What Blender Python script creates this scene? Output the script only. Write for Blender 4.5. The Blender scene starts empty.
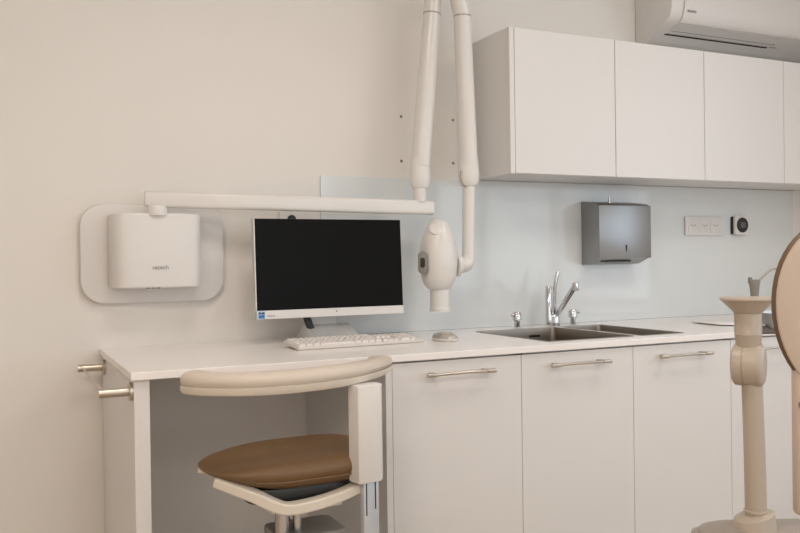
import bpy, bmesh, math, random
from mathutils import Vector, Matrix, Quaternion
random.seed(4)
S = bpy.context.scene
COL = S.collection
PI = math.pi

# ------------------------------------------------------------------ materials
def mat(name, col, rough=.5, metal=0., spec=.5, noise=0., nscale=40., bump=0., coat=0., emit=None, stretch=None, sss=0.):
    m = bpy.data.materials.new(name); m.use_nodes = True
    nt = m.node_tree; b = nt.nodes['Principled BSDF']
    b.inputs['Base Color'].default_value = (*col, 1); b.inputs['Roughness'].default_value = rough
    b.inputs['Metallic'].default_value = metal; b.inputs['Specular IOR Level'].default_value = spec
    b.inputs['Coat Weight'].default_value = coat
    if emit:
        b.inputs['Emission Color'].default_value = (*emit[0], 1); b.inputs['Emission Strength'].default_value = emit[1]
    if noise or bump:
        tc = nt.nodes.new('ShaderNodeTexCoord'); mp = nt.nodes.new('ShaderNodeMapping')
        if stretch: mp.inputs['Scale'].default_value = stretch
        nz = nt.nodes.new('ShaderNodeTexNoise'); nz.inputs['Scale'].default_value = nscale; nz.inputs['Detail'].default_value = 5
        nt.links.new(tc.outputs['Object'], mp.inputs['Vector']); nt.links.new(mp.outputs[0], nz.inputs['Vector'])
        if noise:
            mx = nt.nodes.new('ShaderNodeMix'); mx.data_type = 'RGBA'
            mx.inputs[6].default_value = (*[c*(1-noise) for c in col], 1); mx.inputs[7].default_value = (*[min(1, c*(1+noise)) for c in col], 1)
            nt.links.new(nz.outputs['Fac'], mx.inputs[0]); nt.links.new(mx.outputs[2], b.inputs['Base Color'])
        if bump:
            bp = nt.nodes.new('ShaderNodeBump'); bp.inputs['Strength'].default_value = bump; bp.inputs['Distance'].default_value = .002
            nt.links.new(nz.outputs['Fac'], bp.inputs['Height']); nt.links.new(bp.outputs[0], b.inputs['Normal'])
    return m
M = dict(
    wall=mat('wall_paint', (.82,.785,.745), .75, noise=.015, nscale=3, spec=.25),
    ceil=mat('ceiling_paint', (.82,.79,.75), .9),
    floor=mat('floor_vinyl', (.47,.375,.285), .55, noise=.06, nscale=9),
    glassback=mat('painted_glass', (.735,.765,.77), .07, spec=.5, noise=.01, nscale=2),
    lam=mat('white_laminate', (.77,.75,.735), .38, spec=.45),
    top=mat('white_worktop', (.93,.89,.87), .22, spec=.5, noise=.01, nscale=60),
    plastic=mat('white_plastic', (.755,.73,.71), .35),
    pole=mat('white_enamel', (.765,.74,.71), .3, coat=.2),
    beige=mat('beige_plastic', (.73,.66,.57), .38),
    ubeige=mat('warm_beige_enamel', (.50,.425,.35), .36), shell=mat('beige_shell', (.56,.46,.38), .4),
    dbeige=mat('beige_pad', (.64,.56,.48), .5, bump=.05, nscale=300),
    brown=mat('brown_leatherette', (.175,.098,.042), .42, bump=.12, nscale=220, noise=.06),
    rim=mat('brown_edge', (.15,.095,.055), .45),
    steel=mat('brushed_steel', (.62,.60,.57), .3, metal=1, noise=.04, nscale=60, stretch=(1,1,30)),
    panelsteel=mat('dispenser_steel', (.345,.345,.345), .36, metal=1, noise=.03, nscale=60, stretch=(1,1,20)),
    sink=mat('sink_steel', (.33,.29,.25), .4, metal=1, noise=.03, nscale=80),
    chrome=mat('chrome', (.62,.63,.65), .1, metal=1),
    barmetal=mat('satin_aluminium', (.66,.69,.74), .38, metal=.6),
    nickel=mat('satin_nickel', (.58,.52,.45), .33, metal=1),
    black=mat('black_plastic', (.012,.012,.012), .4),
    screen=mat('monitor_screen', (.008,.008,.008), .28, spec=.05),
    silver=mat('silver_plastic', (.62,.62,.62), .35, metal=.3),
    dark=mat('dark_gap', (.03,.025,.02), .8),
    grey=mat('grey_plastic', (.25,.235,.215), .5),
    lgrey=mat('light_grey_mark', (.42,.40,.385), .6),
    txt=mat('grey_lettering', (.27,.26,.25), .5),
    blue=mat('blue_sticker', (.02,.17,.50), .4), navy=mat('navy_print', (.03,.06,.13), .4), stwhite=mat('pale_blue_print', (.55,.68,.85), .4),
    key=mat('keycap_white', (.80,.75,.72), .45), kbd=mat('keyboard_case', (.72,.67,.63), .4),
    mouse=mat('mouse_shell', (.50,.47,.43), .28, metal=.25, coat=.4),
    tub=mat('pale_blue_plastic', (.66,.74,.80), .35),
    disp=mat('grey_display', (.10,.10,.105), .3),
    lamp=mat('lamp_diffuser', (.9,.9,.88), .5, emit=((1,.86,.68), 3.)),
    taupe=mat('taupe_enamel', (.36,.31,.27), .4),
)
def paneglass():
    m = bpy.data.materials.new('window_glass'); m.use_nodes = True; nt = m.node_tree; nt.nodes.clear()
    o = nt.nodes.new('ShaderNodeOutputMaterial'); t = nt.nodes.new('ShaderNodeBsdfTransparent'); g = nt.nodes.new('ShaderNodeBsdfGlossy')
    g.inputs['Roughness'].default_value = .02; x = nt.nodes.new('ShaderNodeMixShader'); x.inputs[0].default_value = .05
    nt.links.new(t.outputs[0], x.inputs[1]); nt.links.new(g.outputs[0], x.inputs[2]); nt.links.new(x.outputs[0], o.inputs['Surface']); return m
M['pane'] = paneglass()

# ------------------------------------------------------------------ mesh helpers
def BM(): return bmesh.new()
def obj(name, bm, m, parent=None, smooth=False, loc=None):
    bmesh.ops.recalc_face_normals(bm, faces=bm.faces[:])
    me = bpy.data.meshes.new(name); bm.to_mesh(me); bm.free()
    me.materials.append(M[m])
    if smooth:
        for p in me.polygons: p.use_smooth = True
        try: me.set_sharp_from_angle(angle=math.radians(38))
        except Exception: pass
    o = bpy.data.objects.new(name, me); COL.objects.link(o)
    if parent is not None: o.parent = parent
    if loc: o.location = loc
    return o
def thing(name, label, cat, loc=(0,0,0), rotz=0, group=None):
    o = bpy.data.objects.new(name, None); COL.objects.link(o); o.empty_display_size = .05
    o.location = loc; o.rotation_euler = (0,0,rotz); tag(o, label, cat, group); return o
def tag(o, label=None, cat=None, group=None, kind=None):
    if label: o['label'] = label
    if cat: o['category'] = cat
    if group: o['group'] = group
    if kind: o['kind'] = kind
    return o
def struct(name, bm, m, parent=None, smooth=False):
    o = obj(name, bm, m, parent, smooth)
    if parent is None: o['kind'] = 'structure'
    return o
def box(bm, a, b, bev=0., seg=2):
    t = bmesh.new(); bmesh.ops.create_cube(t, size=1)
    a = Vector(a); b = Vector(b); c = (a+b)/2; d = b-a
    for v in t.verts: v.co = Vector((v.co.x*d.x, v.co.y*d.y, v.co.z*d.z)) + c
    if bev: bmesh.ops.bevel(t, geom=t.edges[:], offset=bev, segments=seg, affect='EDGES', profile=.5)
    merge(bm, t); return bm
def merge(bm, t, mtx=None):
    if mtx is not None: bmesh.ops.transform(t, matrix=mtx, verts=t.verts[:])
    n = [bm.verts.new(v.co) for v in t.verts]; t.verts.index_update()
    for f in t.faces:
        try: bm.faces.new([n[v.index] for v in f.verts])
        except ValueError: pass
    t.free()
def ringconnect(bm, rings, cap=True, closed=False):
    n = len(rings[0]); L = len(rings)
    for i in range(L if closed else L-1):
        A = rings[i]; B = rings[(i+1) % L]
        for k in range(n): bm.faces.new((A[k], A[(k+1)%n], B[(k+1)%n], B[k]))
    if cap and not closed: bm.faces.new(rings[0][::-1]); bm.faces.new(rings[-1])
def tube(bm, pts, r, n=16, cap=True, flat=1., upv=None):
    """sweep a circle (or ellipse: flat) along points; r number or list"""
    pts = [Vector(p) for p in pts]; rs = r if isinstance(r, (list,tuple)) else [r]*len(pts)
    tg = []
    for i in range(len(pts)):
        a = pts[max(i-1,0)]; b = pts[min(i+1,len(pts)-1)]; tg.append((b-a).normalized())
    ref = Vector(upv) if upv else (Vector((0,0,1)) if abs(tg[0].z) < .9 else Vector((0,1,0)))
    u = (ref - tg[0]*ref.dot(tg[0])).normalized(); rings = []
    for i,p in enumerate(pts):
        u = (u - tg[i]*u.dot(tg[i])).normalized(); w = tg[i].cross(u)
        rings.append([bm.verts.new(p + (w*math.cos(2*PI*k/n)*flat + u*math.sin(2*PI*k/n))*rs[i]) for k in range(n)])
    ringconnect(bm, rings, cap); return bm
def lathe(bm, prof, c=(0,0,0), n=40, axis='z', sx=1., sy=1., mtx=None):
    t = bmesh.new(); rings = []
    for r,z in prof: rings.append([t.verts.new((r*sx*math.cos(2*PI*k/n), r*sy*math.sin(2*PI*k/n), z)) for k in range(n)])
    ringconnect(t, rings)
    m = Matrix.Translation(Vector(c))
    if axis == 'x': m = m @ Matrix.Rotation(PI/2, 4, 'Y')
    if axis == 'y': m = m @ Matrix.Rotation(PI/2, 4, 'X')
    if mtx is not None: m = Matrix.Translation(Vector(c)) @ mtx
    merge(bm, t, m); return bm
def rrect(w, h, r, seg=6, cx=0, cy=0):
    out = []
    for (sx,sy,a0) in ((1,1,0),(-1,1,90),(-1,-1,180),(1,-1,270)):
        for k in range(seg+1):
            a = math.radians(a0+90*k/seg); out.append((cx+sx*(w/2-r)+r*math.cos(a), cy+sy*(h/2-r)+r*math.sin(a)))
    return out
def prism(bm, poly, lo, hi, plane='xz', bev=0.):
    """polygon in plane extruded along the third axis from lo to hi, with a soft edge at both ends"""
    def P(u,v,w): return {'xz':(u,w,v),'xy':(u,v,w),'yz':(w,u,v)}[plane]
    t = bmesh.new()
    cu = sum(p[0] for p in poly)/len(poly); cv = sum(p[1] for p in poly)/len(poly)
    us = [p[0] for p in poly]; vs = [p[1] for p in poly]; wu = (max(us)-min(us))/2 or 1; wv = (max(vs)-min(vs))/2 or 1
    rings = []
    lv = [(lo,0)] if not bev else [(lo,bev),(lo+bev*.3,bev*.3),(lo+bev,0)]
    lv += [(hi,0)] if not bev else [(hi-bev,0),(hi-bev*.3,bev*.3),(hi,bev)]
    for w,ins in lv:
        rings.append([t.verts.new(P(cu+(u-cu)*(1-ins/wu), cv+(v-cv)*(1-ins/wv), w)) for u,v in poly])
    ringconnect(t, rings); merge(bm, t); return bm
def cyl(bm, a, b, r, n=24, r2=None):
    return tube(bm, [a,b], [r, r if r2 is None else r2], n)
def gridslab(bm, xs, ys, z0, z1, holes):
    """slab with rectangular holes; xs, ys sorted cuts; holes set of (i,j)"""
    V = {}
    def v(i,j,k):
        if (i,j,k) not in V: V[(i,j,k)] = bm.verts.new((xs[i], ys[j], (z0,z1)[k]))
        return V[(i,j,k)]
    nx, ny = len(xs)-1, len(ys)-1
    solid = lambda i,j: 0<=i<nx and 0<=j<ny and (i,j) not in holes
    for i in range(nx):
        for j in range(ny):
            if not solid(i,j): continue
            bm.faces.new((v(i,j,1),v(i+1,j,1),v(i+1,j+1,1),v(i,j+1,1)))
            bm.faces.new((v(i,j,0),v(i,j+1,0),v(i+1,j+1,0),v(i+1,j,0)))
            if not solid(i-1,j): bm.faces.new((v(i,j,0),v(i,j,1),v(i,j+1,1),v(i,j+1,0)))
            if not solid(i+1,j): bm.faces.new((v(i+1,j,0),v(i+1,j+1,0),v(i+1,j+1,1),v(i+1,j,1)))
            if not solid(i,j-1): bm.faces.new((v(i,j,0),v(i+1,j,0),v(i+1,j,1),v(i,j,1)))
            if not solid(i,j+1): bm.faces.new((v(i,j+1,0),v(i,j+1,1),v(i+1,j+1,1),v(i+1,j+1,0)))
def textmesh(name, body, size, m, parent, loc, rot=(PI/2,0,0), sx=1.):
    c = bpy.data.curves.new(name+'_crv', 'FONT'); c.body = body; c.size = size; c.align_x = 'CENTER'; c.align_y = 'CENTER'
    c.extrude = .0003; c.resolution_u = 3
    o = bpy.data.objects.new('tmp', c); COL.objects.link(o)
    dg = bpy.context.evaluated_depsgraph_get(); me = bpy.data.meshes.new_from_object(o.evaluated_get(dg))
    bpy.data.objects.remove(o); me.name = name
    me.materials.clear(); me.materials.append(M[m])
    r = bpy.data.objects.new(name, me); COL.objects.link(r); r.parent = parent; r.location = loc; r.rotation_euler = rot; r.scale = (sx,1,1)
    return r
def bez(p0,p1,p2,p3,n=10):
    p0,p1,p2,p3 = map(Vector,(p0,p1,p2,p3)); out=[]
    for i in range(n+1):
        t=i/n; out.append(p0*(1-t)**3+p1*3*t*(1-t)**2+p2*3*t*t*(1-t)+p3*t**3)
    return out
def spline(ps, n=8):
    ps=[Vector(p) for p in ps]; out=[]
    for i in range(len(ps)-1):
        a=ps[max(i-1,0)];b=ps[i];c=ps[i+1];d=ps[min(i+2,len(ps)-1)]
        for k in range(n):
            t=k/n; out.append(.5*((2*b)+(c-a)*t+(2*a-5*b+4*c-d)*t*t+(3*b-a-3*c+d)*t**3))
    out.append(ps[-1]); return out

# ------------------------------------------------------------------ room
X0, X1, Y0, Y1, H = -1.9, 3.30, -5.0, 0., 2.62
struct('floor', box(BM(), (X0-.1,Y0-.1,-.08), (X1+.1,Y1+.1,0)), 'floor')
struct('ceiling', box(BM(), (X0-.1,Y0-.1,H), (X1+.1,Y1+.1,H+.08)), 'ceil')
struct('wall_back', box(BM(), (X0-.1,0,0), (X1+.1,.1,H)), 'wall')
struct('wall_left', box(BM(), (X0-.1,Y0,0), (X0,0,H)), 'wall')
FX0, FX1 = .2, 2.8
bm = BM()
box(bm, (X0-.1,Y0-.1,0), (X1+.1,Y0,.85)); box(bm, (X0-.1,Y0-.1,2.3), (X1+.1,Y0,H)); box(bm, (X0-.1,Y0-.1,.85), (FX0,Y0,2.3)); box(bm, (FX1,Y0-.1,.85), (X1+.1,Y0,2.3))
struct('wall_front', bm, 'wall')
wf = BM()
for k in range(4):
    xx = FX0+k*(FX1-FX0)/3; box(wf, (max(FX0,xx-.035),Y0-.07,.85), (min(FX1,xx+.035),Y0-.02,2.3))
box(wf, (FX0,Y0-.07,.85), (FX1,Y0-.02,.91)); box(wf, (FX0,Y0-.07,2.24), (FX1,Y0-.02,2.3))
w2 = struct('fill_window', wf, 'plastic')  # unseen window behind the camera, added for even front light
for k in range(3):
    xx = FX0+k*(FX1-FX0)/3; obj('pane', box(BM(), (xx+.03,Y0-.049,.90), (xx+(FX1-FX0)/3-.03,Y0-.043,2.25)), 'pane', w2)
obj('window_sill', box(BM(), (FX0-.03,Y0-.02,.82), (FX1+.03,Y0+.06,.85), .004), 'plastic', w2)
WY0, WY1, WZ0, WZ1 = -4.2, -1.15, .85, 2.3
bm = BM()
box(bm, (X1,Y0,0), (X1+.1,0,WZ0)); box(bm, (X1,Y0,WZ1), (X1+.1,0,H)); box(bm, (X1,WY1,WZ0), (X1+.1,0,WZ1)); box(bm, (X1,Y0,WZ0), (X1+.1,WY0,WZ1))
struct('wall_right', bm, 'wall')
wf = BM()
n = 3; wy = (WY1-WY0)/n
for k in range(n+1):
    yy = WY0+k*wy; box(wf, (X1+.02,max(WY0,yy-.035),WZ0), (X1+.07,min(WY1,yy+.035),WZ1))
box(wf, (X1+.02,WY0,WZ0), (X1+.07,WY1,WZ0+.06)); box(wf, (X1+.02,WY0,WZ1-.06), (X1+.07,WY1,WZ1))
w = struct('window_1', wf, 'plastic')
for k in range(n):
    yy = WY0+k*wy
    obj('pane', box(BM(), (X1+.043,yy+.03,WZ0+.05), (X1+.049,yy+wy-.03,WZ1-.05)), 'pane', w)
obj('window_sill', box(BM(), (X1-.06,WY0-.03,WZ0-.03), (X1+.02,WY1+.03,WZ0), .004), 'plastic', w)

# ------------------------------------------------------------------ desk / worktop / lower units
D = .686; ZC = .90; T = .020
wt = BM()
xs = [.0025, 1.305, 1.65, 1.69, 1.87, X1-.001]; ys = [-D, -.60, -.15, -.0]
gridslab(wt, xs, ys, ZC-T, ZC, {(1,1),(3,1)})
o = obj('worktop', wt, 'top'); tag(o, 'long white worktop running from the desk end to the sinks', 'worktop')
mod = o.modifiers.new('b', 'BEVEL'); mod.width = .0018; mod.segments = 2; mod.limit_method = 'ANGLE'

o = obj('desk_panel', box(BM(), (.010,-.676,0), (.048,-.004,ZC-T), .0015), 'lam')
tag(o, 'white upright end panel carrying the left end of the desk', 'panel')

XB = [.712, 1.147, 1.582, 2.017, 2.452, 2.887]
def handle(parent, xc, y, z):
    b = BM(); L = .115
    pts = spline([(xc-L,y-.028,z-.002),(xc-L*.6,y-.031,z),(xc,y-.032,z+.001),(xc+L*.6,y-.031,z),(xc+L,y-.028,z-.002)],6)
    tube(b, pts, .0042, 10, flat=1.0)
    for s in (-1,1):
        box(b, (xc+s*L*.86-.016,y-.037,z-.006), (xc+s*L*.86+.016,y-.024,z+.006), .003)
        box(b, (xc+s*L*.76-.007,y-.030,z-.005), (xc+s*L*.76+.007,y+.001,z+.005), .002)
    return obj('handle', b, 'nickel', parent, True)
bl = ['white lower cabinet with one handle, nearest the desk knee space', 'white lower cabinet with one handle under the large left sink basin',
      'white lower cabinet with one handle under the right end of the sink', 'white lower cabinet partly hidden behind the jointed beige stand',
      'white lower cabinet seen past the beige stand at the frame edge']
for k in range(4):
    xa, xb = XB[k], XB[k+1]
    t = thing('base_cabinet', bl[k], 'cabinet', ((xa+xb)/2, -.33, 0), 0, 'lower cabinets under the worktop')
    cx, cy = (xa+xb)/2, -.33
    c = BM(); zt = ZC-T-.002
    gx = lambda v: v-cx
    lft = -.0195 if k == 0 else .001
    z1 = .70 if k in (1,2) else zt      # carcass open below the sink bowls
    for (a,b_) in (((xa+lft),(xa+lft+.019)), ((xb-.018),(xb-.001))):
        box(c, (a-cx,(-.676 if (k==0 and a<xa) else -.655)-cy,.0), (b_-cx,-.004-cy,(.70 if (k==1 and a>xa+.1) or (k==2 and a<xa+.1) else zt)))
    box(c, (xa-cx,-.655-cy,.08), (xb-cx,-.004-cy,.10)); box(c, (xa-cx,-.022-cy,.08), (xb-cx,-.004-cy,z1 if k in(1,2) else zt))
    box(c, (xa-cx,-.60-cy,.0), (xb-cx,-.585-cy,.08)); box(c, (xa+.001-cx,-.655-cy,zt-.02), (xb-.001-cx,-.625-cy,zt))
    obj('body', c, 'lam', t)
    d = obj('door', box(BM(), (xa+.001-cx,-.676-cy,.085), (xb-.001-cx,-.657-cy,ZC-T-.006), .0012), 'lam', t)
    handle(d, -.006 if k == 0 else -.012, -.676-cy, .838)

# towel rail on the desk end
t = thing('towel_rail', 'small steel rail with two round-based posts on the desk end panel', 'rail', (.010,-.39,.85))
PX = {-.087:.0, -.699:.0}
yb, yf = .303, -.262
b = BM(); cyl(b, (-.066,yb,0), (-.066,yf,0), .0035, 10); obj('bar', b, 'nickel', t, True)
for yy in (yb, yf):
    b = BM(); cyl(b, (-.004,yy,0), (-.080,yy,0), .0112, 24); obj('post', b, 'nickel', t, True)
    b = BM(); lathe(b, [(.0215,-.0095),(.023,-.008),(.023,0)], (0,yy,0), 28, 'x'); obj('rosette', b, 'nickel', t, True)

# ------------------------------------------------------------------ backsplash + upper units
o = obj('glass_splashback', box(BM(), (.755,-.006,ZC+.0005), (3.15,-.0005,1.4726), .001), 'glassback')
tag(o, 'pale aqua glass splashback behind the sinks and dental arm', 'splashback')
ZB, ZT, DU = 1.4755, 2.0027, .264
XU = [1.408, 1.867, 2.326, 2.785, 3.244]
ul = ['white wall cabinet at the left end, with visible side', 'white wall cabinet door directly under the left of the air conditioner', 'white wall cabinet under the right end of the air conditioner louvres',
      'white wall cabinet cut off by the right frame edge']
for k in range(4):
    xa, xb = XU[k], XU[k+1]; cx = (xa+xb)/2
    t = thing('wall_cabinet', ul[k], 'cabinet', (cx,-.13,ZB), 0, 'upper wall cabinets')
    c = BM()
    box(c, (xa-(.020 if k==0 else 0)-cx,-(DU-.019)+.13,0), (xb-cx,.13-.0005-.007*0,ZT-ZB))
    if k == 0: box(c, (xa-.020-cx,-DU+.13,0), (xa-.001-cx,-(DU-.020)+.13,ZT-ZB))
    obj('body', c, 'lam', t)
    obj('door', box(BM(), (xa+.0015-cx,-DU+.13,.001), (xb-.0015-cx,-(DU-.018)+.13,ZT-ZB), .0012), 'lam', t)

# ------------------------------------------------------------------ air conditioner
t = thing('air_conditioner', 'beige white split air conditioner mounted high above the wall cabinets', 'air conditioner', (2.6,0,2.03))
def P(*q): return [(y,z-2.03) for y,z in q]
prof = P((-.0015,2.055),(-.05,2.058),(-.09,2.079),(-.12,2.099),(-.16,2.117),(-.19,2.130),(-.21,2.150),(-.222,2.19),(-.226,2.25),(-.222,2.31),(-.205,2.335),(-.17,2.345),(-.0015,2.345))
b = BM(); prism(b, prof, 2.199-2.6, 3.22-2.6, 'yz', .006); obj('body', b, 'plastic', t, True)
pf = P((-.198,2.135),(-.211,2.150),(-.223,2.19),(-.227,2.25),(-.223,2.312),(-.229,2.312),(-.2335,2.25),(-.2295,2.188),(-.217,2.143),(-.20,2.128))
b = BM(); prism(b, pf, 2.262-2.6, 3.215-2.6, 'yz'); obj('front_panel', b, 'plastic', t, True)
# louvre flap and outlet slot on the sloping underside
def undery(y):  # z on underside
    pts = [(-.05,2.058),(-.09,2.079),(-.12,2.099),(-.16,2.117),(-.19,2.130),(-.21,2.150)]
    for (a,za),(c_,zc_) in zip(pts, pts[1:]):
        if c_ <= y <= a: return za+(zc_-za)*(y-a)/(c_-a)
def strip(nm, m, y0, y1, x0, x1, th, parent):
    b = BM(); z0, z1 = undery(y0)-2.03, undery(y1)-2.03
    d = Vector((0,y1-y0,z1-z0)).normalized(); nn = Vector((0,d.z,-d.y))
    if nn.z > 0: nn = -nn
    vs = []
    for x in (x0-2.6,x1-2.6):
        for (y,z) in ((y0,z0),(y1,z1)):
            for s in (-.001,th): vs.append(b.verts.new(Vector((x,y,z))+nn*s))
    for f in ((0,1,3,2),(4,6,7,5),(0,4,5,1),(2,3,7,6),(0,2,6,4),(1,5,7,3)): b.faces.new([vs[i] for i in f])
    return obj(nm, b, m, parent)
strip('outlet_slot', 'dark', -.118, -.124, 2.252, 2.85, .0012, t)
strip('louvre', 'plastic', -.128, -.184, 2.262, 2.86, .0028, t)
strip('seam', 'taupe', -.1285, -.130, 2.262, 2.90, .0034, t)
strip('seam', 'grey', -.1445, -.1465, 2.266, 2.87, .0036, t)
lg = thing  # lettering: too soft to read in the photo, kept as small grey strokes
b = BM()
for k,(w_,h_) in enumerate([(.005,.008),(.004,.006),(.003,.008),(.005,.006),(.004,.008),(.005,.006)]):
    box(b, (-.322+.0075*k,-.2335,.137), (-.322+.0075*k+w_,-.2285,.137+h_))
obj('logo', b, 'lgrey', t)

# ------------------------------------------------------------------ x-ray unit
t = thing('dental_xray_unit', 'white wall-mounted dental x-ray with rounded box, long arm and tube head', 'x-ray unit', (.165,0,1.04))
ox, oz = .165, 1.04
def L(x,y,z): return (x-ox,y,z-oz)
b = BM(); prism(b, rrect(.452,.316,.072,8,.173-ox,1.200-oz), -.030, -.001, 'xz', .006)
obj('wall_plate', b, 'plastic', t, True)
body = []
# plan outline with broad front curve
for k in range(25):
    a = PI*k/24; cxx, w2 = .168, .138
    ca, sa = math.cos(a), math.sin(a)
    px_ = w2*math.copysign(abs(ca)**.35, ca); py_ = .118*abs(sa)**.42
    body.append((cxx-ox+px_, -.034-py_))
b = BM(); prism(b, body, 1.092-oz, 1.324-oz, 'xy', .008)
cb = obj('control_box', b, 'plastic', t, True)
b = BM(); box(b, L(.042,-.07,1.10), L(.294,-.026,1.31), .004); obj('box_back', b, 'grey', t)
textmesh('lettering', 'vatech', .0195, 'txt', cb, L(.170,-.1532,1.155))
b = BM()
for k in range(3): box(b, L(.128+.016*k,-.150,1.0895), L(.137+.016*k,-.13,1.0935))
obj('vent', b, 'grey', cb)
b = BM(); lathe(b, [(.031,1.316-oz),(.031,1.340-oz),(.027,1.348-oz),(.018,1.352-oz)], (0,-.135,0), 32)
obj('pivot', b, 'pole', t, True)
# horizontal bar
e0 = Vector(L(.130,-.118,1.3685)); e1 = Vector(L(1.115,-.17,1.352))
dx = (e1-e0); ln = dx.length; q = dx.to_track_quat('X','Z').to_matrix().to_4x4()
tt = BM(); prism(tt, rrect(.040,.050,.010,4), 0, ln, 'yz', .002)
b = BM(); merge(b, tt, Matrix.Translation(e0) @ q); obj('horizontal_arm', b, 'pole', t, True)
# riser and lower scissor arm
ax, ay = 1.067, -.170
b = BM(); cyl(b, L(ax,ay,1.372), L(ax,ay,1.432), .0225, 28); obj('riser', b, 'pole', t, True)
b = BM(); lathe(b, [(.020,1.418-oz),(.030,1.422-oz),(.0365,1.440-oz),(.038,1.462-oz),(.0365,1.50-oz),(.034,1.53-oz)], (ax-ox+.002,ay,0), 32, sy=.85); obj('lower_joint', b, 'pole', t, True)
a0, a1 = Vector(L(1.070,-.17,1.50)), Vector(L(1.124,-.17,2.040))
b = BM(); tube(b, [a0, a0.lerp(a1,.5), a1], [.034,.0335,.0305], 28); obj('lower_arm', b, 'pole', t, True)
b = BM(); tube(b, [a1, a1+(a1-a0).normalized()*.004], [.0315,.0315], 28); obj('ring', b, 'taupe', t, True)
b = BM(); tube(b, spline([a1+Vector((0,0,.004)), a1+Vector((.006,0,.08)), a1+Vector((.012,0,.16))]), .030, 28); obj('upper_joint', b, 'pole', t, True)
# second arm
c0, c1 = Vector(L(1.217,-.225,2.028)), Vector(L(1.234,-.225,1.50))
b = BM(); cyl(b, a1+Vector((-.02,0,.13)), Vector((c0.x+.02,c0.y,c0.z+.13)), .036, 28); obj('elbow', b, 'pole', t, True)
b = BM(); tube(b, spline([c0+Vector((-.04,0,.15)), c0+Vector((-.018,0,.07)), c0+Vector((0,0,.002))]), .030, 28); obj('upper_joint', b, 'pole', t, True)
b = BM(); tube(b, [c0+Vector((0,0,.003)), c0-Vector((0,0,.001))], .0312, 28); obj('ring', b, 'taupe', t, True)
b = BM(); tube(b, [c0, c0.lerp(c1,.5), c1], [.031,.0325,.034], 28); obj('upper_arm', b, 'pole', t, True)
b = BM(); lathe(b, [(.034,1.535-oz),(.0375,1.50-oz),(.040,1.47-oz),(.0385,1.447-oz),(.032,1.430-oz),(.020,1.424-oz)], (1.235-ox,-.225,0), 32, sy=.85); obj('wrist_joint', b, 'pole', t, True)
b = BM()
arc = [Vector(L(1.235-.0415*math.cos(a),-.225-.012,1.462+.0425*math.sin(-a))) for a in [math.radians(x) for x in range(-25,75,8)]]
tube(b, arc, .0022, 8); obj('groove', b, 'taupe', t, True)
b = BM()
tube(b, [Vector(L(1.235,-.225,1.43))]+[Vector(p) for p in (L(1.232,-.225,1.30),L(1.230,-.225,1.205))]+bez(L(1.230,-.225,1.19),L(1.229,-.225,1.162),L(1.222,-.225,1.148),L(1.192,-.225,1.146),8), [.0225]*3+[.0225,.0235,.025,.027,.0285,.030,.030,.029,.028,.027], 28)
obj('drop_tube', b, 'pole', t, True)
b = BM(); lathe(b, [(.036,-.010),(.040,-.006),(.040,.004),(.036,.008)], L(1.183,-.225,1.147), 36, 'x'); obj('yoke_disc', b, 'pole', t, True)
hx, hy = 1.108, -.225
hp = [(.006,1.309),(.022,1.307),(.034,1.296),(.044,1.275),(.056,1.245),(.064,1.212),(.0675,1.18),(.0665,1.145),(.062,1.11),(.053,1.083),(.042,1.068),(.036,1.064)]
b = BM(); lathe(b, [(r,z-oz) for r,z in hp], (hx-ox,hy,0), 40); th_ = obj('tube_head', b, 'pole', t, True)
b = BM(); lathe(b, [(.0345,1.066-oz),(.0345,1.00-oz),(.037,.998-oz),(.037,.986-oz),(.030,.985-oz)], (hx+.004-ox,hy,0), 36); obj('cone', b, 'pole', t, True)
b = BM(); lathe(b, [(.020,-.004),(.024,0),(.024,.004),(.018,.008)], L(hx-.024,hy-.030,1.272), 28, mtx=Matrix.Rotation(math.radians(-25),4,'Y') @ Matrix.Rotation(math.radians(52),4,'X')); obj('cap', b, 'pole', th_, True)
b = BM(); prism(b, rrect(.034,.078,.016,6,0,0), -.012, .012, 'xz', .004)
bb = BM(); merge(bb, b, Matrix.Translation(Vector(L(1.034,-.252,1.158))) @ Matrix.Rotation(math.radians(-35),4,'Z')); kp = obj('control_pad', bb, 'grey', th_, True)
b = BM(); prism(b, rrect(.016,.034,.007,5,0,0), -.0145, -.011, 'xz', .001)
bb = BM(); merge(bb, b, Matrix.Translation(Vector(L(1.034,-.252,1.158))) @ Matrix.Rotation(math.radians(-35),4,'Z')); obj('button', bb, 'black', kp, True)

# wall fixings
for (x,z,lb) in ((1.079,1.702,'upper left screw in the wall beside the x-ray arms'),(1.300,1.702,'upper right screw in the wall between the x-ray arms'),
                 (1.078,1.537,'lower left screw in the wall beside the x-ray arms'),(1.298,1.537,'lower right screw in the wall between the x-ray arms')):
    b = BM(); lathe(b, [(.0055,.0),(.0055,.001),(.004,.003),(.0015,.0035)], (0,0,0), 16, mtx=Matrix.Rotation(PI/2,4,'X')); o = obj('wall_screw', b, 'grey', None, True, (x,-.0005,z))
    tag(o, 'small grey '+lb, 'screw', 'screws in the wall by the x-ray arms')

# ------------------------------------------------------------------ wall outlet, switches, thermostat
t = thing('wall_outlet', 'white wall outlet peeking above the black monitor', 'outlet', (.676,0,1.30))
b = BM(); prism(b, rrect(.152,.088,.006), -.011, -.0005, 'xz', .002); obj('plate', b, 'plastic', t, True)
b = BM(); lathe(b, [(.0165,0),(.0165,.002)], (-.032,-.011,.014), 24, 'y'); obj('socket', b, 'black', t, True)
b = BM(); lathe(b, [(.0165,0),(.0165,.002)], (.034,-.011,.0), 24, 'y'); obj('socket', b, 'lgrey', t, True)

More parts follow.
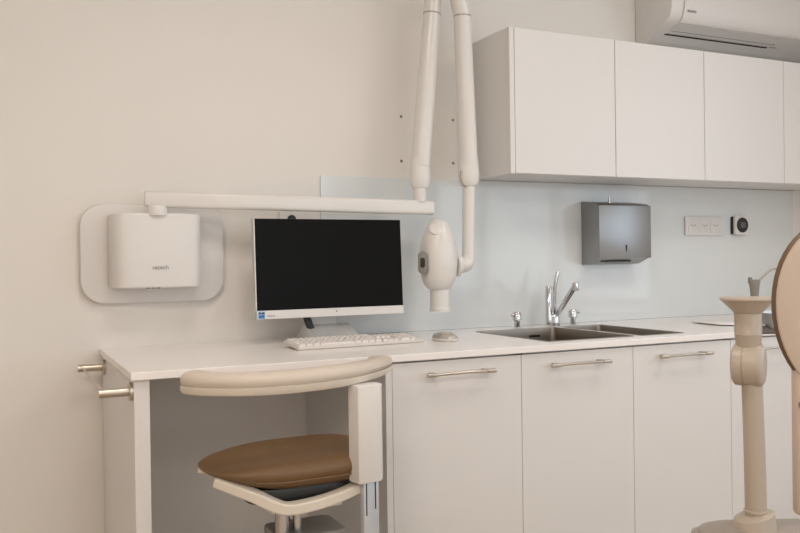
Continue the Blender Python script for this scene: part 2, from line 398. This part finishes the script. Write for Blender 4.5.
t = thing('socket_plate', 'white triple wall socket plate left of the round thermostat', 'socket', (2.5705,-.006,1.3015))
b = BM(); prism(b, rrect(.221,.083,.005), -.010, -.0005, 'xz', .002); obj('plate', b, 'plastic', t, True)
for k in range(3):
    xc = (k-1)*.067
    b = BM(); prism(b, rrect(.058,.060,.004,4,xc,0), -.0118, -.009, 'xz', .0008); ins = obj('insert', b, 'plastic', t, True)
    b = BM()
    for q_ in ((-.011,.002),(0,-.0015),(.011,.002)):
        lathe(b, [(.0026,0),(.0026,.0012)], (xc+q_[0],-.0115,q_[1]+.002), 12, 'y')
    obj('pin_holes', b, 'grey', ins)
t = thing('thermostat', 'square white thermostat with a black round dial', 'thermostat', (2.782,-.006,1.3055))
b = BM(); prism(b, rrect(.076,.080,.006,4,-.004,0), -.010, -.0005, 'xz', .001); obj('back_box', b, 'black', t, True)
b = BM(); prism(b, rrect(.080,.086,.008,5,.003,0), -.026, -.010, 'xz', .003); obj('cover', b, 'plastic', t, True)
b = BM(); lathe(b, [(.034,0),(.034,.004),(.030,.006)], (.004,-.0255,.001), 36, 'y'); dl = obj('dial', b, 'black', t, True)
b = BM(); prism(b, rrect(.030,.026,.003,4,.004,.001), -.0327,-.030, 'xz'); obj('display', b, 'disp', dl)

# ------------------------------------------------------------------ towel dispenser
t = thing('paper_towel_dispenser', 'square stainless steel paper towel dispenser on the splashback', 'dispenser', (2.030,-.006,1.138))
pr = [(-.0005,0),(-.045,.002),(-.112,.027),(-.114,.240),(-.10,.248),(-.0005,.262)]
b = BM(); prism(b, pr, -.133, .133, 'yz', .003); obj('case', b, 'panelsteel', t, True)
b = BM(); box(b, (-.134,-.118,.026), (.134,-.113,.240), .0015); fp = obj('front_cover', b, 'panelsteel', t, True)
b = BM(); prism(b, [(-.003,.079),(.003,.079),(.004,.074),(.0015,.052),(-.0015,.052),(-.004,.074)], -.1195, -.117, 'xz'); o = obj('level_slot', b, 'dark', fp); o.location = (.003,0,0)
b = BM(); tt = BM(); prism(tt, [(-.09,-.012),(-.05,-.020),(.03,-.020),(.07,-.012),(.03,-.004),(-.05,-.004)], -.002, .002, 'xy')
merge(b, tt, Matrix.Translation((-.01,-.068,.009)) @ Matrix.Rotation(math.radians(-20.5),4,'X')); obj('paper_slot', b, 'black', t)
b = BM(); cyl(b, (-.030,-.054,.250), (-.030,-.054,.282), .0045, 12); box(b, (-.036,-.060,.245), (-.024,-.048,.262), .001); obj('lock', b, 'steel', t, True)

# ------------------------------------------------------------------ sinks
def basin(x0,x1,y0,y1,name,label,slot=False):
    cx, cy = (x0+x1)/2, (y0+y1)/2; t = thing(name, label, 'sink', (cx,cy,ZC-.19), 0, 'steel sink basins set in the worktop')
    b = BM(); w_, d_ = x1-x0, y1-y0
    spec = [(0.0,.1895-T,.014,0),(0,.165,.018,0),(0,.06,.022,0),(.004,.03,.03,0),(.03,.012,.03,0),(w_*.5-.05,.008,.02,0)]
    def ring(ins, z, r): return [b.verts.new((u,v,z)) for u,v in rrect(w_-2*min(ins,w_*.42), d_-2*min(ins,w_*.42), r, 5)]
    outer = [ring(-.007,.1903,.016), ring(-.006,.1910,.015), ring(.001,.1908,.014), ring(.0016,.186,.014), ring(.002,.15,.020), ring(0,.05,.024), ring(.006,.022,.03), ring(.03,.010,.03), ring(.07,.006,.02)]
    for A,B in zip(outer, outer[1:]):
        for k in range(len(A)): b.faces.new((A[k],A[(k+1)%len(A)],B[(k+1)%len(A)],B[k]))
    b.faces.new(outer[-1])
    o = obj('bowl', b, 'sink', t, True)
    m_ = o.modifiers.new('s','SOLIDIFY'); m_.thickness = .0008; m_.offset = 1
    b = BM(); lathe(b, [(.035,.0065),(.033,.0085),(.012,.007)], (0,.05,0), 24); obj('drain', b, 'steel', t, True)
    if slot: b = BM(); box(b, (.055,d_/2-.004,.157), (.105,d_/2+.0,.166)); obj('overflow_slot', b, 'black', t)
basin(1.305,1.65,-.60,-.15,'sink_basin','large left steel sink basin in front of the faucet', True)
basin(1.69,1.87,-.60,-.15,'sink_basin','narrow right steel sink basin beside the larger one')

t = thing('faucet', 'chrome mixer faucet with a tall lever behind the sinks', 'faucet', (1.690,-.10,ZC))
b = BM(); lathe(b, [(.024,.0005),(.024,.005),(.020,.009)], (0,0,0), 28); lathe(b, [(.019,.008),(.019,.040),(.014,.052)], (0,0,0), 28)
obj('base', b, 'chrome', t, True)
b = BM(); lathe(b, [(.0125,.006),(.0125,.157),(.011,.159)], (-.026,.002,0), 24); obj('body', b, 'chrome', t, True)
b = BM(); tube(b, spline([(-.004,-.006,.03),(-.006,-.008,.09),(-.004,-.01,.15),(.002,-.012,.19),(.010,-.014,.212)]), [.0075]*33, 14); obj('lever', b, 'chrome', t, True)
sp0 = Vector((.004,-.012,.045)); sp1 = Vector((-.002,-.185,.160))
SPX = (-.030,-.175,.166)
b = BM(); tube(b, [sp0, sp0.lerp(Vector(SPX),.5), Vector(SPX)], [.0095,.0105,.0110], 20); obj('spout', b, 'chrome', t, True)
b = BM(); lathe(b, [(.008,-.022),(.0115,-.020),(.0125,-.004),(.0115,.008),(.006,.010)], SPX, 24); obj('nozzle', b, 'chrome', t, True)
def pump(x, lb, s):
    t = thing('soap_pump', lb, 'soap pump', (x,-.095,ZC), 0, 'chrome soap pumps by the faucet')
    b = BM(); lathe(b, [(.014,.0005),(.015,.004),(.0115,.007),(.0115,.030)], (0,0,0), 20); obj('stem', b, 'chrome', t, True)
    b = BM(); lathe(b, [(.013,.028),(.0175,.032),(.0175,.056),(.013,.062)], (0,0,0), 20); tube(b, [(0,0,.052),(s*.022,-.004,.053),(s*.027,-.005,.047)], [.0055,.005,.004], 10); obj('head', b, 'chrome', t, True)
pump(1.517, 'small chrome pump on the worktop left of the faucet', -1)
pump(1.782, 'small chrome pump on the worktop right of the faucet', 1)

# ------------------------------------------------------------------ far right worktop items
t = thing('worktop_tray', 'flat white tray lying on the worktop behind the beige dental unit', 'tray', (2.415,-.395,ZC), math.radians(-6))
b = BM(); prism(b, rrect(.38,.18,.04,6), .0005, .004, 'xy'); obj('foot', b, 'grey', t)
b = BM(); prism(b, rrect(.42,.22,.05,6), .004, .009, 'xy', .001); obj('tray_plate', b, 'top', t, True)

# ------------------------------------------------------------------ monitor
t = thing('monitor', 'black-screened desktop monitor with white frame standing on the desk', 'monitor', (.715,-.20,ZC), .02)
tilt = Matrix.Translation((0,0,.246)) @ Matrix.Rotation(-.05,4,'X')
W_, H_ = .525, .323
def mp(b): 
    r = BM(); merge(r, b, tilt); return r
fr = obj('frame', mp(box(BM(), (-W_/2,-.001,-H_/2), (W_/2,.020,H_/2), .002)), 'silver', t, True)
M['frame'] = M['silver']
bz = BM(); zt_, zb_ = H_/2, -H_/2
for a,b_ in (((-W_/2,-.006,zb_),(W_/2,.002,zb_+.027)), ((-W_/2,-.006,zb_),(-W_/2+.003,.002,zt_))): box(bz, a, b_)
obj('bezel', mp(bz), 'plastic', t)
obj('screen', mp(box(BM(), (-W_/2+.0025,-.0048,zb_+.026), (W_/2-.0006,.001,zt_-.0008))), 'screen', t)
obj('back_shell', mp(box(BM(), (-.19,.018,-.12), (.19,.045,.11), .012)), 'silver', t, True)
st = obj('sticker', mp(box(BM(), (-.2565,-.0066,zb_+.0015), (-.2330,-.006,zb_+.0265))), 'stwhite', t)
obj('print', mp(box(BM(), (-.2550,-.0070,zb_+.0025), (-.2350,-.0065,zb_+.0135))), 'blue', st)
pb = BM(); box(pb, (-.2550,-.0070,zb_+.0155), (-.2465,-.0065,zb_+.0225)); box(pb, (-.2450,-.0070,zb_+.0150), (-.2350,-.0065,zb_+.0225)); obj('print', mp(pb), 'navy', st)
b = BM()
for k in range(6): box(b, (-.226+k*.0042,-.0066,zb_+.0075), (-.2232+k*.0042,-.0058,zb_+.0105+.001*(k%2)))
obj('model_marks', mp(b), 'txt', t)
b = BM(); lathe(b, [(.0022,0),(.0022,.001)], (.013,-.006,zb_+.016), 14, 'y'); obj('power_light', mp(b), 'black', t)
b = BM(); box(b, (.002,-.0063,zb_+.0225), (.024,-.0058,zb_+.0232)); obj('sensor_mark', mp(b), 'lgrey', t)
b = BM(); box(b, (-.073,.030,.012), (.030,.052,.30), .006); obj('stand_neck', b, 'silver', t, True)
b = BM(); prism(b, [(-.075,.0005),(.115,.0005),(.115,.010),(.040,.056),(.028,.058),(-.075,.010)], -.085, .075, 'yz', .002); obj('stand_base', b, 'silver', t, True)
b = BM(); tube(b, spline([(-.075,.036,.13),(-.085,.02,.09),(-.080,.01,.060),(-.065,.01,.028),(-.058,.02,.014)]), [.0095]*33, 12, flat=.9)
tube(b, spline([(-.060,.036,.13),(-.075,.02,.09),(-.068,.01,.055),(-.055,.012,.02)]), .008, 10)
obj('cable', b, 'black', t, True)

# ------------------------------------------------------------------ keyboard & mouse
t = thing('keyboard', 'white full-size keyboard on the desk before the monitor', 'keyboard', (.738,-.345,ZC), math.radians(3.0))
KW, KD = .438, .128
b = BM()
tt = BM(); box(tt, (-KW/2,-KD/2,0), (KW/2,KD/2,.010), .003); merge(b, tt, Matrix.Translation((0,0,.006)) @ Matrix.Rotation(math.radians(5),4,'X'))
kb = obj('case', b, 'kbd', t, True)
for s in (-1,1):
    b = BM(); box(b, (s*.19-.012,KD/2-.02,0.0005), (s*.19+.012,KD/2-.008,.014)); obj('foot', b, 'kbd', t)
    b = BM(); box(b, (s*.19-.01,-KD/2+.006,0.0005), (s*.19+.01,-KD/2+.014,.004)); obj('foot', b, 'kbd', t)
KM = Matrix.Translation((0,0,.006)) @ Matrix.Rotation(math.radians(5),4,'X')
def keycap(x0,x1,y0,y1):
    kt = BM(); z0, z1 = .010, .0165
    v = [kt.verts.new(p) for p in ((x0,y0,z0),(x1,y0,z0),(x1,y1,z0),(x0,y1,z0))]
    u = [kt.verts.new(p) for p in ((x0+.002,y0+.0015,z1),(x1-.002,y0+.0015,z1),(x1-.002,y1-.0025,z1),(x0+.002,y1-.0025,z1))]
    kt.faces.new(u); kt.faces.new(v[::-1])
    for i in range(4): kt.faces.new((v[i],v[(i+1)%4],u[(i+1)%4],u[i]))
    r = BM(); merge(r, kt, KM); return r
cnt = 0; pitch = .0187
rows = [(-.056,[1.25,1.25,1.25,6.25,1.25,1.25,1.25,1.25]),(-.0375,[2.25]+[1]*10+[2.75]),(-.019,[1.75]+[1]*11+[2.25]),(-.0005,[1.5]+[1]*12+[1.5]),(.018,[1]*13+[2]),(.040,[1]*14+[1])]
def krow(y, ws, x):
    global cnt
    for w_ in ws:
        o = obj('key', keycap(x+.0008, x+w_*pitch-.0008, y, y+.0172), 'key', kb, False); cnt += 1
        x += w_*pitch
for y,ws in rows: krow(y, ws, -KW/2+.006)
nx = -KW/2+.006+15*pitch+.006
krow(-.056,[1,1,1],nx); krow(-.0375,[1],nx+pitch); krow(-.0005,[1]*3,nx); krow(.018,[1]*3,nx)
np_ = nx+3*pitch+.006
for y,ws in ((-.056,[2,1]),(-.0375,[1,1,1]),(-.019,[1,1,1]),(-.0005,[1,1,1]),(.018,[1,1,1])): krow(y, ws, np_)
b = BM()
for k in range(3):
    box(b, (nx+.004+.014*k,.046,.0102), (nx+.012+.014*k,.050,.0108))
r = BM(); merge(r, b, KM); obj('indicator_marks', r, 'grey', kb)
b = BM(); box(b, (nx-.01,.028,.0165), (nx+.008,.034,.0170)); box(b, (nx+.018,.030,.0165), (nx+.034,.036,.0170)); r = BM(); merge(r, b, KM); 
t = thing('computer_mouse', 'small glossy pale mouse to the right of the keyboard', 'mouse', (1.037,-.395,ZC), math.radians(-75))
b = BM(); rings = []
N = 28
for r_,z in ((.90,.0005),(.98,.004),(1.0,.010)):
    rings.append([b.verts.new((.052*r_*math.copysign(abs(math.cos(a))**.8,math.cos(a)), .030*r_*math.copysign(abs(math.sin(a))**.8,math.sin(a)), z)) for a in [2*PI*k/N for k in range(N)]])
ringconnect(b, rings); obj('base', b, 'plastic', t, True)
b = BM(); rings = []
for i in range(9):
    ph = i/8*PI/2; r_ = math.cos(ph)**.75 if i < 8 else .02; z = .010+.020*math.sin(ph)
    rings.append([b.verts.new((.0525*r_*math.cos(a)-.004*(i/8), .0305*r_*math.sin(a), z)) for a in [2*PI*k/N for k in range(N)]])
ringconnect(b, rings); sh = obj('shell', b, 'mouse', t, True)
b = BM(); lathe(b, [(.006,-.003),(.0068,0),(.006,.003)], (.026,0,.0225), 16, 'y'); obj('wheel', b, 'grey', sh, True)

# ------------------------------------------------------------------ stools
def sweep(bm, pts, prof, up=(0,0,1)):
    """sweep a closed 2-D profile (u across, v up) along points; prof(i,t) -> list of (u,v)"""
    pts = [Vector(p) for p in pts]; rings = []; N_ = len(pts)
    for i,p in enumerate(pts):
        tg = (pts[min(i+1,N_-1)]-pts[max(i-1,0)]).normalized(); side = tg.cross(Vector(up)).normalized(); u2 = side.cross(tg)
        rings.append([bm.verts.new(p+side*u+u2*v) for u,v in prof(i/(N_-1))])
    ringconnect(bm, rings)
def stool_lower(t, zseat, ang):
    b = BM(); lathe(b, [(.014,zseat-.12),(.014,zseat-.30)], (0,0,0), 24); obj('gas_lift', b, 'chrome', t, True)
    b = BM(); lathe(b, [(.026,zseat-.30),(.030,.13),(.045,.10),(.045,.07),(.03,.065)], (0,0,0), 28); obj('hub', b, 'silver', t, True)
    for k in range(5):
        a = ang+2*PI*k/5; d = Vector((math.cos(a),math.sin(a),0))
        b = BM(); tube(b, [d*.03+Vector((0,0,.09)), d*.16+Vector((0,0,.085)), d*.27+Vector((0,0,.07))], [.022,.018,.014], 12, flat=.8); lg_ = obj('leg', b, 'silver', t, True)
        b = BM(); p = d*.265; n_ = d.cross(Vector((0,0,1)))
        cyl(b, p+Vector((0,0,.06)), p+Vector((0,0,.035)), .006, 10)
        for s in (-1,1): cyl(b, p+n_*s*.006+Vector((0,0,.0255)), p+n_*s*.018+Vector((0,0,.0255)), .025, 20)
        obj('caster', b, 'black', lg_, True)
def cushion(t, cx, cy, z0, z1, rx, ry, m='brown', sq=.88):
    b = BM(); N_=48; rings=[]
    lv = [(.62,0),(.82,.10),(.93,.28),(1.0,.52),(.97,.70),(.88,.86),(.70,.96),(.45,1.0),(.2,.985),(.03,.975)]
    for r_,f in lv:
        ring=[]
        for k in range(N_):
            a = 2*PI*k/N_; ca,sa=math.cos(a),math.sin(a)
            ex = .88 if ca < 0 else sq; x = rx*r_*math.copysign(abs(ca)**ex,ca); y = ry*r_*math.copysign(abs(sa)**(.85 if ca < 0 else min(.85,sq+.1)),sa)
            # thinner, pointed nose at -x, raised middle
            e = max(0,-ca)**2
            z = z0+(z1-z0)*f
            z = z + e*r_*(.040-.050*f) + .006*r_*r_*ca
            ring.append(b.verts.new((cx+x,cy+y,z)))
        rings.append(ring)
    ringconnect(b, rings); o = obj('seat', b, m, t, True)
    m_ = o.modifiers.new('s','SUBSURF'); m_.levels = 1; m_.render_levels = 2
    return o
# first stool, tucked to the desk
sx, sy = .342, -.830
t = thing('dental_stool', 'brown saddle stool with beige curved armrest before the desk', 'stool', (sx,sy,0))
seat = cushion(t, .012,0, .650,.735, .215,.150, 'brown', .45)
sm = BM()
rg = []
for k in range(48):
    a = 2*PI*k/48; ca,sa=math.cos(a),math.sin(a); e = max(0,-ca)**2; r_ = .962; f=.36
    ex = .88 if ca < 0 else .45
    rg.append(Vector((.012+.215*r_*math.copysign(abs(ca)**ex,ca), .150*r_*math.copysign(abs(sa)**(.85 if ca < 0 else .55),sa), .650+.085*f+e*r_*(.040-.050*f)+.006*r_*r_*ca)))
tube(sm, [p for p in rg if p.y < .02 and p.x > -.12], .0022, 8); obj('piping', sm, 'brown', seat, True)
b = BM(); prism(b, rrect(.26,.24,.06,6,.02,0), .622, .662, 'xy', .008); obj('seat_plate', b, 'black', t, True)
fp_ = spline([(-.172,-.06,.685),(-.135,-.09,.670),(-.095,-.115,.652),(-.060,-.130,.632),(-.030,-.135,.622),(.03,-.135,.625),(.09,-.130,.634),(.140,-.120,.645)], 6)
b = BM(); sweep(b, fp_, lambda t_: [(-.022,-.012-.004*math.sin(PI*t_)),(.022,-.012-.004*math.sin(PI*t_)),(.022,.010),(-.010,.011)][::1]); fr_ = obj('seat_frame', b, 'beige', t, False)
m_ = fr_.modifiers.new('b','BEVEL'); m_.width=.004; m_.segments=2
b = BM(); fp2 = [Vector((p.x, -p.y+.0, p.z)) for p in fp_]; sweep(b, fp2, lambda t_: [(-.022,-.012),(.022,-.012),(.022,.010),(-.022,.010)]); fr2 = obj('seat_frame', b, 'beige', t, False)
b = BM(); box(b, (-.07,-.13,.606), (.10,.13,.624), .004); obj('cross_plate', b, 'beige', t, True)
b = BM(); prism(b, rrect(.17,.14,.02,5,.05,0), .500, .528, 'xy', .004); obj('mechanism', b, 'grey', t, True)
b = BM(); cyl(b, (-.015,-.03,.525), (-.015,-.03,.612), .017, 24); cyl(b, (.022,-.03,.525), (.022,-.03,.612), .011, 20); obj('spindle', b, 'chrome', t, True)
for ch in t.children: ch.location.z = -.021; ch.scale = (1.04,1.0,1.0)
stool_lower(t, .655, .3)
# armrest: beige pad over lighter rail
ap = spline([(px-sx,py-sy,.902) for px,py in ((.108,-.880),(.128,-.925),(.185,-.972),(.26,-.995),(.35,-.99),(.45,-.955),(.54,-.895),(.605,-.825),(.638,-.755))], 7)
def pad(t_):
    e = min(1, math.sqrt(max(0,min(t_,1-t_))/.035)) if min(t_,1-t_) < .035 else 1; e = max(e,.25)
    g = e*(1-.5*max(0,(t_-.6)/.4))
    return [(u*e, v*g) for u,v in ((-.030,-.012),(-.026,-.014),(.026,-.014),(.031,-.010),(.034,-.001),(.031,.010),(.022,.017),(.0,.020),(-.022,.017),(-.031,.010),(-.034,-.001))]
def rail(t_):
    e = min(1, math.sqrt(max(0,min(t_,1-t_))/.035)) if min(t_,1-t_) < .035 else 1; e = max(e,.25)
    g = e*(1-.25*max(0,(t_-.6)/.4))
    return [(-.028*e,-.030*g),(.028*e,-.030*g),(.033*e,-.024*g),(.034*e,-.012*g),(-.034*e,-.012*g),(-.033*e,-.024*g)]
b = BM(); sweep(b, ap, pad); pd = obj('armrest_pad', b, 'dbeige', t, True)
b = BM(); sweep(b, ap, rail); obj('armrest_rail', b, 'beige', t, True)
# column under the right of the armrest
C0 = Vector((.502-sx,-.978-sy,0)); R0 = Matrix.Translation(C0) @ Matrix.Rotation(math.radians(12),4,'Z')
def colpart(nm, m, bmx, bev=True):
    r = BM(); merge(r, bmx, R0); return obj(nm, r, m, t, True)
tt = BM(); prism(tt, [(-.036,-.018),(-.030,-.023),(.026,-.023),(.038,-.012),(.038,.022),(-.036,.022)], .640, .872, 'xy', .003); colpart('column_cover', 'plastic', tt)
cv = BM(); box(cv, (-.016,-.010,.34), (.028,.012,.665), .003); colpart('column_bar', 'barmetal', cv)
cv = BM(); box(cv, (-.011,-.0108,.56), (-.008,-.009,.645)); box(cv, (.015,-.0108,.572), (.018,-.009,.645)); colpart('column_slot', 'black', cv)
b = BM(); box(b, (.02,-.10,.638), (C0.x-.004,-.065,.655), .004); obj('side_link', b, 'beige', t, True)
b = BM(); tube(b, [(C0.x,C0.y,.35),(C0.x-.02,C0.y+.03,.34),(.03,-.01,.34)], .016, 12); obj('side_link', b, 'barmetal', t, True)

# second stool at the right edge: oval back seen from behind
s2 = Vector((.868,-1.8467,0))
t = thing('dental_stool', 'stool with oval beige back shell and brown edge at right frame', 'stool', s2, -.4474)
# camera-facing side of the back is the shell, brown upholstery is in front of it for the sitter
by = -.20; bx = .002
def oval(b, rx, rz, y0, y1, zc, bulge):
    N_=56; rings=[]
    for i,(r_,f) in enumerate(((.03,0),(.4,.02),(.7,.10),(.9,.28),(1.,.5),(1.,.75),(.96,1.))):
        rings.append([b.verts.new((bx+rx*r_*math.cos(2*PI*k/N_)*(1+.05*math.sin(2*PI*k/N_)), by+y0+(y1-y0)*f, zc+rz*r_*math.sin(2*PI*k/N_))) for k in range(N_)])
    ringconnect(b, rings)
b = BM(); oval(b, .0895, .1240, -.012, .006, 1.090, 0); obj('back_shell', b, 'shell', t, True)
b = BM(); oval(b, .0905, .1260, .026, .002, 1.091, 0); obj('back_cushion', b, 'rim', t, True)
b = BM(); prism(b, rrect(.060,.026,.009,5,-.029,by+.012), .793, 1.02, 'xy', .008); obj('column_cover', b, 'shell', t, True)
b = BM(); box(b, (-.045,by+.005,.45), (-.013,by+.017,.81), .003); obj('column_bar', b, 'barmetal', t, True)
b = BM(); lathe(b, [(.004,-.002),(.006,0),(.006,.006)], (-.053,by-.002,.955), 12, 'y'); obj('knob', b, 'grey', t, True)
b = BM(); tube(b, [(-.036,by+.012,.46),(-.030,by+.05,.45),(.0,-.01,.45)], .014, 12); obj('side_link', b, 'barmetal', t, True)
cushion(t, 0,.02,.515,.60,.185,.15)
b = BM(); prism(b, rrect(.24,.22,.05,6,0,.0), .485, .525, 'xy', .008); obj('seat_plate', b, 'black', t, True)
stool_lower(t, .62, .9)

# ------------------------------------------------------------------ jointed beige stand on dental unit
t = thing('dental_unit', 'beige dental unit with jointed pole, flared round top and spittoon', 'dental unit', (1.0655,-1.6115,0), -.4474)
b = BM(); lathe(b, [(.050,1.0835),(.0535,1.082),(.054,1.079),(.050,1.076),(.038,1.064),(.029,1.055),(.0268,1.052)], (0,0,0), 44); obj('flared_top', b, 'ubeige', t, True)
b = BM(); lathe(b, [(.0268,1.0515),(.0268,1.0495),(.0262,1.049),(.0262,1.010),(.0268,1.009),(.0262,1.008),(.0225,.975)], (0,0,0), 40); obj('neck', b, 'ubeige', t, True)
jm = Matrix.Rotation(math.radians(-32),4,'Z') @ Matrix.Rotation(PI/2,4,'Y')
b = BM(); lathe(b, [(.036,-.030),(.0415,-.026),(.0425,-.018),(.0425,-.0095)], (.0015,0,.948), 40, mtx=jm); obj('joint', b, 'ubeige', t, True)
b = BM(); lathe(b, [(.0412,-.0095),(.0412,-.0072)], (.0015,0,.948), 40, mtx=jm); obj('seam', b, 'ubeige', t, True)
b = BM(); lathe(b, [(.0425,-.0068),(.0425,.018),(.041,.024),(.036,.028),(.02,.0295)], (.0015,0,.948), 40, mtx=jm); obj('joint', b, 'ubeige', t, True)
b = BM()
for i,(z,c_) in enumerate(((.93,.004),(.64,.009))): pass
tube(b, [(.006,0,.93),(.010,0,.78),(.012,0,.645)], [.0200,.0205,.021], 28, upv=(0,1,0), flat=1.0); obj('pole', b, 'ubeige', t, True)
b = BM(); lathe(b, [(.0215,-.002),(.0235,0),(.0235,.004),(.021,.005)], (.012,0,.652), 28); obj('collar', b, 'ubeige', t, True)
b = BM(); tt = BM()
rings = []
for r_,z,tl in ((.047,.560,0),(.045,.600,0),(.0415,.630,.13),(.0385,.648,.25),(.030,.653,.25)):
    rings.append([tt.verts.new((r_*math.cos(2*PI*k/36), r_*math.sin(2*PI*k/36), z+tl*r_*math.cos(2*PI*k/36))) for k in range(36)])
ringconnect(tt, rings); merge(b, tt, Matrix.Translation((.008,0,-.004))); obj('foot', b, 'ubeige', t, True)
b = BM(); tube(b, spline([(.024,.012,1.003),(.028,.014,.975),(.026,.030,.94),(.027,.024,.90),(.029,.014,.84),(.029,.012,.76),(.026,.014,.66)]), .0052, 12); obj('hose', b, 'grey', t, True)
b = BM(); prism(b, rrect(.30,.15,.07,10,.045,.0), .46, .6205, 'xy', .022); obj('base_arm', b, 'taupe', t, True)
b = BM(); tube(b, [(.06,.02,.50),(.05,.12,.49),(.03,.26,.47)], .045, 20); obj('link_arm', b, 'taupe', t, True)
b = BM(); lathe(b, [(.12,.0005),(.12,.02),(.08,.04),(.055,.10),(.055,.48),(.05,.52),(.03,.53)], (.03,.28,0), 36); obj('pedestal', b, 'taupe', t, True)
b = BM(); cyl(b, (.028,.060,.61), (.028,.060,1.02), .009, 16); tube(b, [(.028,.060,1.012),(.11,.060,1.012)], .009, 12); obj('spittoon_stem', b, 'grey', t, True)
b = BM(); lathe(b, [(.020,1.010),(.046,1.016),(.058,1.028),(.062,1.046),(.064,1.048),(.060,1.048),(.055,1.030),(.02,1.022)], (.114,.060,0), 36); obj('spittoon_bowl', b, 'tub', t, True)
b = BM(); lathe(b, [(.008,1.015),(.008,1.083),(.0095,1.10),(.0120,1.114),(.0105,1.117)], (.039,.060,0), 24); box(b, (.027,.054,1.108), (.033,.066,1.122), .002); ff = obj('cup_filler', b, 'grey', t, True)
b = BM(); tube(b, spline([(.045,.060,1.110),(.058,.058,1.125),(.072,.055,1.137),(.084,.052,1.138),(.096,.05,1.125)]), .0024, 10); obj('pipe', b, 'lgrey', ff, True)

# ------------------------------------------------------------------ ceiling lamps and daylight
for (x,y,lb) in ((-1.2,-3.2,'added square fill lamp on the ceiling by the left wall'),(.2,-1.5,'square ceiling lamp left of the room centre, nearest desk'),(2.0,-1.5,'square ceiling lamp nearest the sinks'),(.2,-3.8,'square ceiling lamp at the rear left'),(2.0,-3.8,'square ceiling lamp at the rear by the window')):  # the left wall lamp is added warm fill, not a known fixture
    t = thing('ceiling_lamp', lb, 'lamp', (x,y,H), 0, 'square ceiling lamps')
    b = BM(); box(b, (-.31,-.31,-.03), (.31,.31,-.0005), .004); obj('lamp_frame', b, 'plastic', t, True)
    b = BM(); box(b, (-.29,-.29,-.034), (.29,.29,-.029)); obj('diffuser', b, 'lamp', t)
    l = bpy.data.lights.new('lamp_light', 'AREA'); l.shape = 'SQUARE'; l.size = .56; l.energy = 7.2 if x > 0 else 25; l.color = (1,.945,.90) if x > 0 else (1,.88,.76)
    lo = bpy.data.objects.new('lamp_light', l); COL.objects.link(lo); lo.location = (0,0,-.04); lo.parent = t
# daylight through the window
l = bpy.data.lights.new('daylight', 'AREA'); l.shape = 'RECTANGLE'; l.size = WZ1-WZ0-.1; l.size_y = WY1-WY0-.1; l.energy = 19; l.color = (.80,.90,1.0)
lo = bpy.data.objects.new('daylight', l); COL.objects.link(lo); lo.location = (X1+.16,(WY0+WY1)/2,(WZ0+WZ1)/2); lo.rotation_euler = (0,PI/2,0)
l = bpy.data.lights.new('daylight', 'AREA'); l.shape = 'RECTANGLE'; l.size = FX1-FX0-.1; l.size_y = 1.35; l.energy = 22; l.color = (.88,.95,1.0)  # cool front fill entering by the added window behind the camera
lo = bpy.data.objects.new('daylight', l); COL.objects.link(lo); lo.location = ((FX0+FX1)/2,Y0-.16,1.575); lo.rotation_euler = (PI/2,0,0)
w = bpy.data.worlds.new('World'); S.world = w; w.use_nodes = True
w.node_tree.nodes['Background'].inputs[0].default_value = (.75,.87,1,1); w.node_tree.nodes['Background'].inputs[1].default_value = .8

# ------------------------------------------------------------------ camera
yaw, pit, rol, f = 0.4474, -0.0072, -0.0137, 846.9
fw = Vector((math.sin(yaw)*math.cos(pit), math.cos(yaw)*math.cos(pit), math.sin(pit)))
rt = Vector((math.cos(yaw), -math.sin(yaw), 0)); up = rt.cross(fw)
R = rt*math.cos(rol)+up*math.sin(rol); U = -rt*math.sin(rol)+up*math.cos(rol)
cd = bpy.data.cameras.new('camera'); cam = bpy.data.objects.new('camera', cd); COL.objects.link(cam)
m = Matrix((R, U, -fw)).transposed().to_4x4(); m.translation = Vector((-0.2968,-2.8407,1.1667)); cam.matrix_world = m
cd.sensor_width = 36; cd.lens = f*36/800; cd.clip_start = .02
S.camera = cam
S.view_settings.view_transform = 'Standard'; S.view_settings.look = 'None'; S.view_settings.exposure = -0.06; S.view_settings.gamma = 1
S.view_settings.use_curve_mapping = False
